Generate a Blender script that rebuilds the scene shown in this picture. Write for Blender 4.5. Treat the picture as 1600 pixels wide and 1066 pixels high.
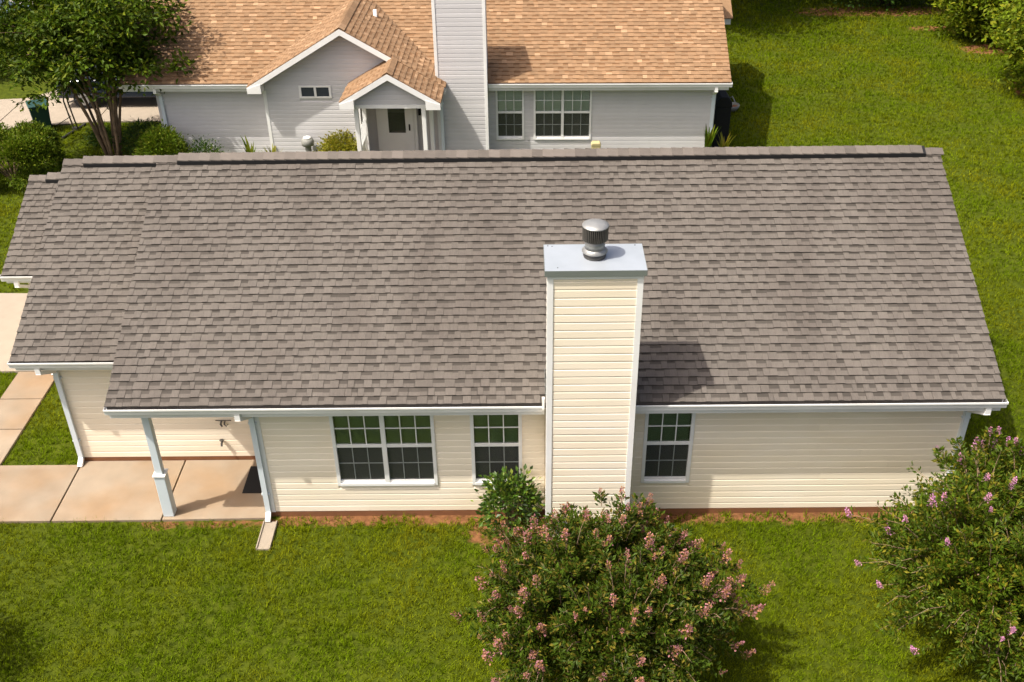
import bpy, math, random
import numpy as np
from mathutils import Matrix, Vector
random.seed(7); rng = np.random.default_rng(7)
S = bpy.context.scene
for o in list(bpy.data.objects): bpy.data.objects.remove(o)

# ------------------------------------------------------------------ camera
CAM = dict(loc=(4.2985, -13.362, 12.2763), pitch=.5792, yaw=.0116, roll=-.0154, f=1638.13)
cp, sp = math.cos(CAM['pitch']), math.sin(CAM['pitch']); cy, sy = math.cos(CAM['yaw']), math.sin(CAM['yaw'])
fw = Vector((-sy*cp, cy*cp, -sp)); rt = Vector((cy, sy, 0)); up = rt.cross(fw)
c_, s_ = math.cos(CAM['roll']), math.sin(CAM['roll'])
r2, u2 = c_*rt+s_*up, -s_*rt+c_*up
cam = bpy.data.objects.new('camera', bpy.data.cameras.new('camera')); S.collection.objects.link(cam)
M = Matrix((r2, u2, -fw)).transposed().to_4x4(); M.translation = Vector(CAM['loc']); cam.matrix_world = M
cam.data.sensor_width = 36; cam.data.lens = CAM['f']/1600*36; cam.data.clip_end = 1000; cam.data.clip_start = .1
S.camera = cam

# ------------------------------------------------------------------ sky, sun, exposure
LIGHT = Vector((2.22, 1.06, -4.25)).normalized()
el = math.asin(-LIGHT.z); az = math.atan2(-LIGHT.x, -LIGHT.y)
w = bpy.data.worlds.new('World'); S.world = w; w.use_nodes = True
nt = w.node_tree; bg = nt.nodes['Background']; sk = nt.nodes.new('ShaderNodeTexSky'); sk.sky_type = 'NISHITA'
sk.sun_disc = False; sk.sun_elevation = el; sk.sun_rotation = az; sk.air_density = .8; sk.dust_density = 8; sk.ozone_density = .3
nt.links.new(sk.outputs[0], bg.inputs[0]); bg.inputs[1].default_value = .145
sun = bpy.data.objects.new('sun', bpy.data.lights.new('sun', 'SUN')); S.collection.objects.link(sun)
sun.data.energy = 4.6; sun.data.angle = math.radians(.6); sun.data.color = (1, .945, .84)
sun.rotation_euler = LIGHT.to_track_quat('-Z', 'Y').to_euler(); sun.location = (-10, -10, 30)
S.view_settings.view_transform = 'Standard'; S.view_settings.look = 'None'; S.view_settings.exposure = .54; S.view_settings.gamma = 1
S.render.engine = 'CYCLES'

# ------------------------------------------------------------------ materials
MATS = {}
def mk(name, col, rough=.7, var=.12, scale=6, bump=0., bscale=60, isl=0., tint=None, tint_amt=0., tint_scale=1.2, metal=0., spec=.3, transl=0., stretch=None, streak=0., tint_isl=None):
    """procedural principled material: noise value variation, random value per piece, large tint patches, bump"""
    m = bpy.data.materials.new(name); m.use_nodes = True; n = m.node_tree.nodes; l = m.node_tree.links
    b = n['Principled BSDF']; b.inputs['Roughness'].default_value = rough; b.inputs['Metallic'].default_value = metal
    b.inputs['Specular IOR Level'].default_value = spec
    g = n.new('ShaderNodeNewGeometry'); pos = g.outputs['Position']
    if stretch:
        vm = n.new('ShaderNodeVectorMath'); vm.operation = 'MULTIPLY'; vm.inputs[1].default_value = stretch; l.new(pos, vm.inputs[0]); pos = vm.outputs[0]
    def noise(sc, det=4):
        t = n.new('ShaderNodeTexNoise'); t.inputs['Scale'].default_value = sc; t.inputs['Detail'].default_value = det; l.new(pos, t.inputs['Vector']); return t.outputs['Fac']
    def math_(op, a, bb):
        t = n.new('ShaderNodeMath'); t.operation = op
        for i, v in enumerate((a, bb)):
            if isinstance(v, (int, float)): t.inputs[i].default_value = v
            else: l.new(v, t.inputs[i])
        return t.outputs[0]
    val = math_('ADD', 1-var*1.0, math_('MULTIPLY', noise(scale), var*2.0))
    oi = n.new('ShaderNodeObjectInfo')
    rnd = math_('FRACT', math_('ADD', g.outputs['Random Per Island'], oi.outputs['Random']), 0)
    if isl: val = math_('ADD', val, math_('MULTIPLY', math_('SUBTRACT', rnd, .5), isl*2))
    rgb = n.new('ShaderNodeRGB'); rgb.outputs[0].default_value = (*col, 1); c = rgb.outputs[0]
    if tint:
        mx = n.new('ShaderNodeMix'); mx.data_type = 'RGBA'; mr = n.new('ShaderNodeMapRange')
        if tint_isl:
            r3 = math_('FRACT', math_('MULTIPLY', rnd, 7.31), 0); l.new(r3, mr.inputs['Value'])
            mr.inputs['From Min'].default_value = 1-tint_isl; mr.inputs['From Max'].default_value = 1-tint_isl*.5
        else:
            l.new(noise(tint_scale, 5), mr.inputs['Value']); mr.inputs['From Min'].default_value = .42; mr.inputs['From Max'].default_value = .68
        mr.inputs['To Max'].default_value = tint_amt
        l.new(mr.outputs[0], mx.inputs[0]); l.new(c, mx.inputs[6]); mx.inputs[7].default_value = (*tint, 1); c = mx.outputs[2]
    sc = n.new('ShaderNodeVectorMath'); sc.operation = 'SCALE'; l.new(c, sc.inputs[0]); l.new(val, sc.inputs['Scale'])
    l.new(sc.outputs[0], b.inputs['Base Color'])
    if bump:
        bp = n.new('ShaderNodeBump'); bp.inputs['Strength'].default_value = bump; bp.inputs['Distance'].default_value = .02
        l.new(noise(bscale, 3), bp.inputs['Height']); l.new(bp.outputs[0], b.inputs['Normal'])
    if transl:
        tr = n.new('ShaderNodeBsdfTranslucent'); l.new(sc.outputs[0], tr.inputs[0]); ms = n.new('ShaderNodeMixShader'); ms.inputs[0].default_value = transl
        l.new(b.outputs[0], ms.inputs[1]); l.new(tr.outputs[0], ms.inputs[2]); l.new(ms.outputs[0], n['Material Output'].inputs[0])
    MATS[name] = m; return m
def glass(name, refl, tintc):
    m = bpy.data.materials.new(name); m.use_nodes = True; n = m.node_tree.nodes; l = m.node_tree.links; n.remove(n['Principled BSDF'])
    gl = n.new('ShaderNodeBsdfGlossy'); gl.inputs['Roughness'].default_value = .03; gl.inputs[0].default_value = (.95, 1, .95, 1)
    tr = n.new('ShaderNodeBsdfTransparent'); tr.inputs[0].default_value = (*tintc, 1)
    fr = n.new('ShaderNodeFresnel'); fr.inputs[0].default_value = 1.5; ad = n.new('ShaderNodeMath'); ad.operation = 'ADD'; ad.inputs[1].default_value = refl; l.new(fr.outputs[0], ad.inputs[0])
    ns = n.new('ShaderNodeTexNoise'); ns.inputs['Scale'].default_value = 1.5; bp = n.new('ShaderNodeBump'); bp.inputs['Strength'].default_value = .3; bp.inputs['Distance'].default_value = .05
    l.new(ns.outputs[0], bp.inputs['Height']); l.new(bp.outputs[0], gl.inputs['Normal'])
    ms = n.new('ShaderNodeMixShader'); l.new(ad.outputs[0], ms.inputs[0]); l.new(tr.outputs[0], ms.inputs[1]); l.new(gl.outputs[0], ms.inputs[2]); l.new(ms.outputs[0], n['Material Output'].inputs[0])
    MATS[name] = m

mk('shingle', (.119, .104, .091), .95, .20, 22, .5, 300, .085, tint=(.092, .078, .068), tint_amt=.75, tint_scale=.8, stretch=(1.6, .45, .45))
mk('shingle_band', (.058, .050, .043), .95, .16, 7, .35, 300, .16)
mk('ridge_shingle', (.122, .105, .092), .95, .16, 9, .35, 300, .20)
mk('shingle_tan', (.222, .134, .073), .95, .20, 9, .3, 250, .13, tint=(.34, .215, .125), tint_amt=.75, tint_isl=.10)
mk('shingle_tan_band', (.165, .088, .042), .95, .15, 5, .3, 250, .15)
mk('cream', (.85, .765, .63), .5, .05, 3, .03, 30, .03, tint=(.76, .63, .43), tint_amt=.4, tint_scale=.9, stretch=(.5, .5, 1.5))
mk('grey_siding', (.55, .54, .545), .55, .05, 3, .03, 30, .04)
mk('white', (.78, .78, .77), .45, .05, 4, 0, tint=(.62, .60, .55), tint_amt=.35, tint_scale=1.5)
mk('post_white', (.60, .66, .70), .5, .05, 4)
mk('concrete', (.252, .200, .146), .9, .22, 2.2, .3, 120, .07, tint=(.235, .15, .082), tint_amt=.8, tint_scale=.8)
mk('pale_concrete', (.275, .23, .18), .9, .12, 4, .25, 120)
mk('foundation', (.20, .085, .038), .95, .25, 5, .3, 60)
mk('zinc', (.33, .36, .40), .42, .08, 3, .05, 12, metal=.25, spec=.5, tint=(.27, .30, .33), tint_amt=.6, tint_scale=2)
mk('zinc_edge', (.21, .235, .225), .5, .12, 5, metal=.4)
mk('steel', (.30, .30, .295), .48, .2, 9, .1, 30, metal=.6)
mk('fin_metal', (.20, .185, .17), .45, .25, 12, metal=.5)
mk('screened_white', (.26, .28, .27), .6, .1, 8)
mk('dark_metal', (.10, .095, .09), .4, .3, 14, metal=.7)
mk('black', (.008, .008, .009), .75, .2, 20)
mk('rubber', (.012, .012, .013), .9, .25, 40, .3, 150)
mk('interior', (.035, .035, .03), .9, .2, 3)
mk('blind', (.62, .64, .58), .6, .1, 4)
mk('blind_pale', (.62, .66, .60), .6, .06, 4)
mk('soffit', (.6, .55, .46), .6, .05)
mk('bark', (.21, .14, .085), .9, .25, 14, .5, 40, tint=(.10, .07, .045), tint_amt=.8, tint_scale=5)
mk('bark_dark', (.07, .05, .035), .9, .3, 12, .5, 40)
mk('grass_blade', (.098, .146, .002), .8, .20, .7, 0, isl=.6, tint=(.19, .175, .006), tint_amt=.62, tint_scale=.55, transl=.35, spec=.05)
mk('leaf_green', (.078, .125, .005), .55, .2, 2, 0, isl=.45, tint=(.20, .20, .02), tint_amt=.55, tint_isl=.28, transl=.35, spec=.15)
mk('leaf_tree', (.056, .096, .004), .55, .2, 2, 0, isl=.5, tint=(.17, .19, .01), tint_amt=.6, tint_isl=.3, transl=.35, spec=.15)
mk('leaf_bright', (.105, .150, .005), .55, .2, 2, 0, isl=.5, tint=(.24, .235, .012), tint_amt=.75, tint_isl=.35, transl=.4, spec=.15)
mk('leaf_dark', (.040, .085, .012), .5, .2, 2, 0, isl=.45, tint=(.12, .16, .018), tint_amt=.7, tint_isl=.3, transl=.3, spec=.15)
mk('leaf_shiny', (.050, .10, .010), .35, .2, 3, 0, isl=.5, tint=(.17, .20, .02), tint_amt=.7, tint_isl=.3, transl=.25, spec=.5)
mk('leaf_myrtle', (.045, .075, .005), .5, .2, 3, 0, isl=.5, tint=(.17, .125, .018), tint_amt=.7, tint_isl=.26, transl=.3, spec=.15)
mk('leaf_myrtle_light', (.060, .098, .005), .5, .2, 3, 0, isl=.45, tint=(.26, .19, .02), tint_amt=.5, tint_isl=.30, transl=.32, spec=.15)
mk('leaf_yellow', (.20, .20, .012), .55, .2, 3, 0, isl=.4, tint=(.32, .25, .02), tint_amt=.7, tint_isl=.3, transl=.3)
mk('petal_pink', (.40, .17, .20), .7, .15, 6, 0, isl=.35, tint=(.33, .17, .055), tint_amt=.9, tint_isl=.75, transl=.35)
mk('petal_lilac', (.58, .26, .45), .7, .15, 6, 0, isl=.35, tint=(.50, .25, .16), tint_amt=.8, tint_isl=.30, transl=.35)
mk('bin_green', (.012, .045, .038), .5, .15, 5)
mk('grey_plastic', (.22, .22, .20), .6, .15, 6)
mk('tan_plastic', (.42, .36, .19), .7, .15, 6)
mk('car_paint', (.012, .018, .032), .2, .05, 2, spec=.6); mk('car_paint_blue', (.16, .22, .30), .25, .05, 2, spec=.6)
mk('red_lamp', (.45, .015, .02), .25, .05); mk('car_glass', (.03, .04, .05), .08, .05, spec=.8)
mk('asphalt', (.30, .27, .24), .95, .1, 4, .2, 100)
mk('leaf_litter', (.20, .10, .045), .95, .3, 12, .4, 50)
glass('clear_glass', .0, (.92, .95, .92)); glass('pane_glass', .03, (.70, .76, .66)); glass('screen_glass', .015, (.5, .52, .5))
_m = MATS['screen_glass']; _n = _m.node_tree.nodes; _l = _m.node_tree.links; _d = _n.new('ShaderNodeBsdfDiffuse'); _d.inputs[0].default_value = (.085, .09, .085, 1); _x = _n.new('ShaderNodeMixShader'); _x.inputs[0].default_value = .55
_o = _n['Material Output'].inputs[0]; _src = _o.links[0].from_socket; _l.new(_src, _x.inputs[1]); _l.new(_d.outputs[0], _x.inputs[2]); _l.new(_x.outputs[0], _o)

def ground_mat():
    """green turf base; worn red clay along the cream house and under the trees"""
    m = bpy.data.materials.new('turf_and_clay'); m.use_nodes = True; n = m.node_tree.nodes; l = m.node_tree.links; b = n['Principled BSDF']; b.inputs['Roughness'].default_value = .95
    b.inputs['Specular IOR Level'].default_value = .1
    g = n.new('ShaderNodeNewGeometry'); at = n.new('ShaderNodeAttribute'); at.attribute_name = 'clay'
    def noise(s, d=5):
        t = n.new('ShaderNodeTexNoise'); t.inputs['Scale'].default_value = s; t.inputs['Detail'].default_value = d; l.new(g.outputs['Position'], t.inputs[0]); return t.outputs[0]
    def ramp(src, c0, c1, p0=.3, p1=.7):
        r = n.new('ShaderNodeValToRGB'); r.color_ramp.elements[0].color = (*c0, 1); r.color_ramp.elements[1].color = (*c1, 1); r.color_ramp.elements[0].position = p0; r.color_ramp.elements[1].position = p1; l.new(src, r.inputs[0]); return r.outputs[0]
    turf = ramp(noise(7), (.028, .040, .002), (.062, .078, .004)); clay = ramp(noise(9), (.095, .042, .018), (.215, .098, .042))
    a = n.new('ShaderNodeMath'); a.operation = 'ADD'; s2 = n.new('ShaderNodeMath'); s2.operation = 'MULTIPLY_ADD'; s2.inputs[1].default_value = 1.1; s2.inputs[2].default_value = -.55; l.new(noise(5), s2.inputs[0])
    l.new(at.outputs['Fac'], a.inputs[0]); l.new(s2.outputs[0], a.inputs[1]); mr = n.new('ShaderNodeMapRange'); mr.inputs['From Min'].default_value = .4; mr.inputs['From Max'].default_value = .6; l.new(a.outputs[0], mr.inputs[0])
    mx = n.new('ShaderNodeMix'); mx.data_type = 'RGBA'; l.new(mr.outputs[0], mx.inputs[0]); l.new(turf, mx.inputs[6]); l.new(clay, mx.inputs[7]); l.new(mx.outputs[2], b.inputs[0])
    bp = n.new('ShaderNodeBump'); bp.inputs['Strength'].default_value = .5; bp.inputs['Distance'].default_value = .03; l.new(noise(30), bp.inputs['Height']); l.new(bp.outputs[0], b.inputs['Normal'])
    MATS['ground'] = m
ground_mat()

# ------------------------------------------------------------------ helpers
def link(o, parent=None, mat=None):
    S.collection.objects.link(o)
    if parent: o.parent = parent
    if mat: o.data.materials.append(MATS[mat])
    return o
def tag(o, label=None, cat=None, group=None, kind=None):
    if label: o['label'] = label
    if cat: o['category'] = cat
    if group: o['group'] = group
    if kind: o['kind'] = kind
    return o
def empty(name, loc=(0, 0, 0), rz=0, label=None, cat=None, group=None):
    o = bpy.data.objects.new(name, None); S.collection.objects.link(o); o.location = loc; o.rotation_euler.z = rz; o.empty_display_size = .2
    return tag(o, label, cat, group)
class MB:
    def __init__(s): s.v = []; s.f = []
    def poly(s, vs, fs): k = len(s.v); s.v += [tuple(p) for p in vs]; s.f += [tuple(i+k for i in f) for f in fs]; return s
    def box(s, x0, x1, y0, y1, z0, z1):
        return s.poly([(x0,y0,z0),(x1,y0,z0),(x1,y1,z0),(x0,y1,z0),(x0,y0,z1),(x1,y0,z1),(x1,y1,z1),(x0,y1,z1)],
                      [(0,3,2,1),(4,5,6,7),(0,1,5,4),(1,2,6,5),(2,3,7,6),(3,0,4,7)])
    def prism(s, prof, a0, a1, axis='x'):
        """extrude a profile; axis x: prof=(y,z), axis y: prof=(x,z), axis z: prof=(x,y)"""
        n = len(prof); f = {'x': lambda a, p: (a, p[0], p[1]), 'y': lambda a, p: (p[0], a, p[1]), 'z': lambda a, p: (p[0], p[1], a)}[axis]
        return s.poly([f(a0, p) for p in prof]+[f(a1, p) for p in prof], [tuple(range(n))[::-1], tuple(range(n, 2*n))]+[(i, (i+1) % n, n+(i+1) % n, n+i) for i in range(n)])
    def tube(s, pts, rads, seg=8):
        pts = [Vector(p) for p in pts]; k = len(s.v); N = len(pts)
        for i, p in enumerate(pts):
            d = (pts[min(i+1, N-1)]-pts[max(i-1, 0)]).normalized(); a = d.orthogonal().normalized(); 
            ref = Vector((1, 0, 0)) if abs(d.x) < .9 else Vector((0, 1, 0)); a = (ref-d*ref.dot(d)).normalized(); b = d.cross(a)
            for j in range(seg):
                t = 2*math.pi*j/seg; s.v.append(tuple(p+(a*math.cos(t)+b*math.sin(t))*rads[i]))
        for i in range(N-1):
            for j in range(seg): s.f.append((k+i*seg+j, k+i*seg+(j+1) % seg, k+(i+1)*seg+(j+1) % seg, k+(i+1)*seg+j))
        s.f.append(tuple(k+j for j in range(seg))[::-1]); s.f.append(tuple(k+(N-1)*seg+j for j in range(seg))); return s
    def lathe(s, prof, cx, cy, seg=32):
        k = len(s.v); N = len(prof)
        for r, z in prof:
            for j in range(seg): t = 2*math.pi*j/seg; s.v.append((cx+r*math.cos(t), cy+r*math.sin(t), z))
        for i in range(N-1):
            for j in range(seg): s.f.append((k+i*seg+j, k+i*seg+(j+1) % seg, k+(i+1)*seg+(j+1) % seg, k+(i+1)*seg+j))
        s.f.append(tuple(k+j for j in range(seg))[::-1]); s.f.append(tuple(k+(N-1)*seg+j for j in range(seg))); return s
    def mesh(s, name, mat=None, smooth=False):
        me = bpy.data.meshes.new(name); me.from_pydata(s.v, [], s.f); me.update()
        if smooth: me.polygons.foreach_set('use_smooth', [True]*len(me.polygons))
        if mat: me.materials.append(MATS[mat])
        return me
    def build(s, name, mat, parent=None, smooth=False, bevel=0):
        o = bpy.data.objects.new(name, s.mesh(name, mat, smooth)); link(o, parent)
        if bevel:
            b = o.modifiers.new('bevel', 'BEVEL'); b.width = bevel; b.segments = 2; b.limit_method = 'ANGLE'
        return o
def np_mesh(name, V, F, mat, parent=None, mats=None, mi=None):
    V = np.asarray(V, np.float32); F = np.asarray(F, np.int32); k = F.shape[1]
    me = bpy.data.meshes.new(name); me.vertices.add(len(V)); me.vertices.foreach_set('co', V.ravel())
    me.loops.add(F.size); me.loops.foreach_set('vertex_index', F.ravel()); me.polygons.add(len(F))
    me.polygons.foreach_set('loop_start', np.arange(0, F.size, k, dtype=np.int32)); me.polygons.foreach_set('loop_total', np.full(len(F), k, np.int32))
    for m in (mats or [mat]): me.materials.append(MATS[m])
    if mi is not None: me.polygons.foreach_set('material_index', np.asarray(mi, np.int32))
    me.update(calc_edges=True); me.shade_flat()
    o = bpy.data.objects.new(name, me); link(o, parent); return o
def inst(name, me, parent, loc=(0, 0, 0), rot=(0, 0, 0), scale=None):
    o = bpy.data.objects.new(name, me); S.collection.objects.link(o); o.parent = parent; o.location = loc; o.rotation_euler = rot
    if scale: o.scale = scale
    return o

# ---- building pieces
def siding(parent, z0, z1, xspan, ypl, mat, holes=(), expo=.127, proud=.013, side='y', sgn=-1):
    """one lapped board per course and stretch of wall; xspan(z) -> (x0,x1); holes (x0,x1,z0,z1)"""
    cache = {}; z = z0; k = 0; rj = random.Random(int(z1*100+expo*1e4))
    while z < z1-.02:
        h = min(expo, z1-z); a, b = xspan(z+h*.5); segs = [(a, b)]
        for hx0, hx1, hz0, hz1 in holes:
            if hz0 < z+h-.015 and hz1 > z+.015:
                ns = []
                for p, q in segs:
                    if hx0 > p+.02 and hx0 < q: ns.append((p, hx0))
                    if hx1 < q-.02 and hx1 > p: ns.append((hx1, q))
                    if hx1 <= p or hx0 >= q: ns.append((p, q))
                segs = ns
        cut_ = []
        for p, q in segs:
            while q-p > 3.9: d_ = rj.uniform(1.6, 3.6); cut_.append((p, p+d_-.0015)); p += d_
            cut_.append((p, q))
        for p, q in cut_:
            if q-p < .03: continue
            key = (round(q-p, 3), round(h, 3))
            if key not in cache:
                L = q-p; mb = MB()
                o1, o2 = proud, .004                       # lap: butt stands proud at the bottom, a narrow lip on top of the lower course
                prof = [(0, 0), (sgn*o1, 0), (sgn*(o1+.001), .006), (sgn*o1, h*.80), (sgn*.0015, h), (0, h)]
                mb.prism(prof if sgn < 0 else prof[::-1], 0, L, 'x')
                cache[key] = mb.mesh('siding_board', mat)
            o = inst('siding_board', cache[key], parent, (p, ypl+rj.uniform(-.0015, .001), z+rj.uniform(-.002, .002)), (0, rj.uniform(-.0012, .0012)/max(1, q-p), 0))
            if side == 'x': o.location = (ypl, p, z); o.rotation_euler.z = math.pi/2
        z += expo; k += 1
def wall_holes(mb, x0, x1, y0, y1, z0, z1, holes):
    xs = sorted({x0, x1, *[h[0] for h in holes], *[h[1] for h in holes]})
    for a, b in zip(xs, xs[1:]):
        hs = [h for h in holes if h[0] <= a+1e-6 and h[1] >= b-1e-6]
        if not hs: mb.box(a, b, y0, y1, z0, z1)
        else:
            h = hs[0]; mb.box(a, b, y0, y1, z0, h[2])
            if h[3] < z1-.005: mb.box(a, b, y0, y1, h[3], z1)
def window(house, x0, x1, z0, z1, ypl, units=1, blind='blind', lower_screen=True, blind_y=.05, fw_=.055, closed=False, upper_glass='pane_glass'):
    root = bpy.data.objects.new('window', None); S.collection.objects.link(root); root.parent = house; root.location = (x0, ypl, z0)
    W, H = x1-x0, z1-z0; fr = MB(); d0, d1 = -.035, .06
    fr.box(0, fw_, d0, d1, 0, H).box(W-fw_, W, d0, d1, 0, H).box(fw_, W-fw_, d0, d1, H-fw_, H).box(fw_, W-fw_, d0-.012, d1, 0, fw_*.9)
    fr.build('frame', 'white', root)
    uw = (W-fw_*2-(units-1)*.075)/units; cache = {}
    for u in range(units):
        a = fw_+u*(uw+.075)
        if u: MB().box(a-.075, a, d0+.003, d1, fw_, H-fw_).build('mullion', 'white', root)
        mid = fw_+(H-2*fw_)*.535
        MB().box(a, a+uw, -.022, .045, mid-.028, mid+.028).build('meeting_rail', 'white', root)
        MB().box(a, a+uw, -.010, .04, fw_*.9, fw_*.9+.045).build('bottom_rail', 'white', root)
        for (b0, b1, up_) in ((mid+.028, H-fw_, 1), (fw_*.9+.045, mid-.028, 0)):
            yy = .0 if up_ else .016; bar = .018
            if up_:
                for i in (1, 2): MB().box(a+uw*i/3-bar/2, a+uw*i/3+bar/2, yy-.012, yy+.012, b0, b1).build('muntin', 'white', root)
                MB().box(a, a+uw, yy-.010, yy+.010, (b0+b1)/2-bar/2, (b0+b1)/2+bar/2).build('muntin', 'white', root)
            else:
                for i in (1, 2): MB().box(a+uw*i/3-bar*.4, a+uw*i/3+bar*.4, yy-.008, yy-.001, b0, b1).build('muntin', 'screened_white', root)
                MB().box(a, a+uw, yy-.007, yy-.001, (b0+b1)/2-bar*.4, (b0+b1)/2+bar*.4).build('muntin', 'screened_white', root)
            pw, ph = uw/3, (b1-b0)/2; key = (round(pw, 4), round(ph, 4), up_)
            if key not in cache: cache[key] = MB().box(.001, pw-.001, yy+.0, yy+.006, .001, ph-.001).mesh('pane', (upper_glass if up_ or not lower_screen else 'screen_glass'))
            for i in range(3):
                for j in range(2): inst('pane', cache[key], root, (a+pw*i, 0, b0+ph*j))
        bl = MB(); z = fw_+.02
        while z < H-fw_-.02:                                                     # slatted blind hanging behind the glass
            bl.poly([(a+.01, blind_y, z), (a+uw-.01, blind_y, z), (a+uw-.01, blind_y+(.008 if closed else .022), z+(.036 if closed else .030)), (a+.01, blind_y+(.008 if closed else .022), z+(.036 if closed else .030))], [(0, 1, 2, 3)]); z += .034
        bl.build('blind', blind, root)
    return root
def gutter(parent, x0, x1, yf, ztop, name='gutter', w=.115, h=.115):
    """open K-style channel; yf = front lip"""
    y, z = yf, ztop; t = .006
    prof = [(y, z), (y, z-.03), (y+.022, z-.055), (y+.028, z-h), (y+w, z-h), (y+w, z+.01), (y+w-t, z+.01), (y+w-t, z-h+t), (y+.034, z-h+t), (y+.028, z-.052), (y+.008, z-.028), (y+.012, z)]
    mb = MB(); n = len(prof); mb.poly([(x0, *p) for p in prof]+[(x1, *p) for p in prof], [(i, n+i, n+(i+1) % n, (i+1) % n) for i in range(n)])
    o = mb.build(name, 'white', parent)
    for xx, dx in ((x0, -.004), (x1, .004)):
        ec = [(y, z), (y, z-.03), (y+.022, z-.055), (y+.028, z-h), (y+w, z-h), (y+w, z+.01)]
        MB().prism(ec, min(xx, xx+dx), max(xx, xx+dx), 'x').build('end_cap', 'white', o)
    return o
def downspout(parent, x, ygut, ywall, ztop, zbot, w=.085, d=.06, mat='post_white', dx=0):
    def seg(p, q, name, par, m):
        p, q = Vector(p), Vector(q); dirv = (q-p).normalized(); sx = Vector((1, 0, 0)); sn = dirv.cross(sx).normalized(); vs = []
        for e in (p, q):
            for a, b in ((-1, -1), (1, -1), (1, 1), (-1, 1)): vs.append(e+sx*a*w/2+sn*b*d/2)
        return MB().poly(vs, [(0,1,2,3),(7,6,5,4),(0,4,5,1),(1,5,6,2),(2,6,7,3),(3,7,4,0)]).build(name, m, par)
    yw = ywall-d/2-.022; yg = ygut+.06
    root = seg((x, yw, ztop-.42), (x, yw, zbot+.12), 'downspout', parent, mat)
    seg((x+dx, yg, ztop-.10), (x+dx, yg, ztop-.25), 'outlet', root, 'white')
    seg((x+dx, yg-.02, ztop-.225), (x, yw+.015, ztop-.44), 'elbow', root, 'white')
    seg((x, yw+.0, zbot+.135), (x, yw-.14, zbot+.03), 'elbow', root, 'white')
    for zz in (ztop-.6, zbot+.5): MB().box(x-w/2-.025, x+w/2+.025, yw-.004, yw+d/2+.012, zz, zz+.03).build('strap', mat, root)
    return root
def shingle_layout(x0, x1, L, expo, wmin, wmax, seed, alternate=True):
    r = random.Random(seed); out = []; n = int(L/expo); e = L/n
    for k in range(n):
        x = x0-r.random()*wmax*.7; t = r.random() < .5
        while x < x1:
            wd = r.uniform(wmin, wmax)*(1.0 if not t else .85); a, b = max(x, x0), min(x+wd, x1)
            if b-a > .02: out.append((a, b, k*e+r.uniform(-.003, .003), t, k))
            x += wd; t = (not t) if alternate and r.random() < .85 else t
    return out, e
def tab_verts(W, e, th, gap=.0012, m=.5):
    L = e*1.16; hm = th+(.001-th)*m*e/L
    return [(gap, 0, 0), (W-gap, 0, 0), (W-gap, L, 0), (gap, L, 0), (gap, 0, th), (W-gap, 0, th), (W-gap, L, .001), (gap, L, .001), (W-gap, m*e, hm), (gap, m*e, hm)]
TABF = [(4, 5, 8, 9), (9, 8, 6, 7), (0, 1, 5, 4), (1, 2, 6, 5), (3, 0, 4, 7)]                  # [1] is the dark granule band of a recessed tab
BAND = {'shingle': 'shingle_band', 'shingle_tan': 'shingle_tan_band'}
def slope(house, name, x0, x1, y0, z0, y1, mat, pitch=.5, expo=.143, wmin=.085, wmax=.19, n_parts=0, seed=1, th=(.020, .030), back=True, cut=None, deckmat=None):
    """pitched roof: deck slab front and rear, every shingle tab on the front slope as geometry"""
    z1 = z0+(y1-y0)*pitch; a = math.atan(pitch); L = math.hypot(y1-y0, z1-z0); t = .10
    lift = .024                                                                 # deck top sits under the tabs
    dk = [(y0+.02, z0-lift), (y0+.02, z0-lift-t), (y1, z1-lift-t), (y1, z1-lift)] 
    mb = MB(); mb.prism(dk, x0+.01, x1-.01, 'x')
    if back: mb.prism([(y1, z1-lift), (y1, z1-lift-t), (2*y1-y0, z0-lift-t), (2*y1-y0, z0-lift)], x0+.01, x1-.01, 'x')
    roof = mb.build(name, mat, house)
    tabs, e = shingle_layout(x0, x1, L, expo, wmin, wmax, seed); V = []; F = []; MI = []; cnt = 0; rb = random.Random(seed)
    Mx = Matrix.Translation((0, y0, z0-lift)) @ Matrix.Rotation(a, 4, 'X')
    for (p, q, s, tt, k) in tabs:
        if cut and cut((p+q)/2, s): continue
        h = th[1] if tt else th[0]
        if cnt < n_parts and k < 6:
            W = max(.02, round((q-p)/.01)*.01); key = ('tab', W, tt, round(e, 4), mat)
            if key not in TABS:
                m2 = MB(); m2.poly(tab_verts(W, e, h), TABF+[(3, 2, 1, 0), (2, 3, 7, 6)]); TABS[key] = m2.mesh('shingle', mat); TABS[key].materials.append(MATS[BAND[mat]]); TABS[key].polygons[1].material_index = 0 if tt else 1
            o = inst('shingle', TABS[key], roof); o.matrix_local = Mx @ Matrix.Translation((p, s, 0)); cnt += 1
        else:
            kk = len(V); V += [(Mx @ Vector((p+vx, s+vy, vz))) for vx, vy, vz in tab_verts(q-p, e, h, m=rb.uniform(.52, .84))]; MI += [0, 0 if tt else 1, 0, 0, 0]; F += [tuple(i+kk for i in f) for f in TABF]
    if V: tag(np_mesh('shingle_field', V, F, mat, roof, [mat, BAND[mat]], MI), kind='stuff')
    return roof, z1
TABS = {}
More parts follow.
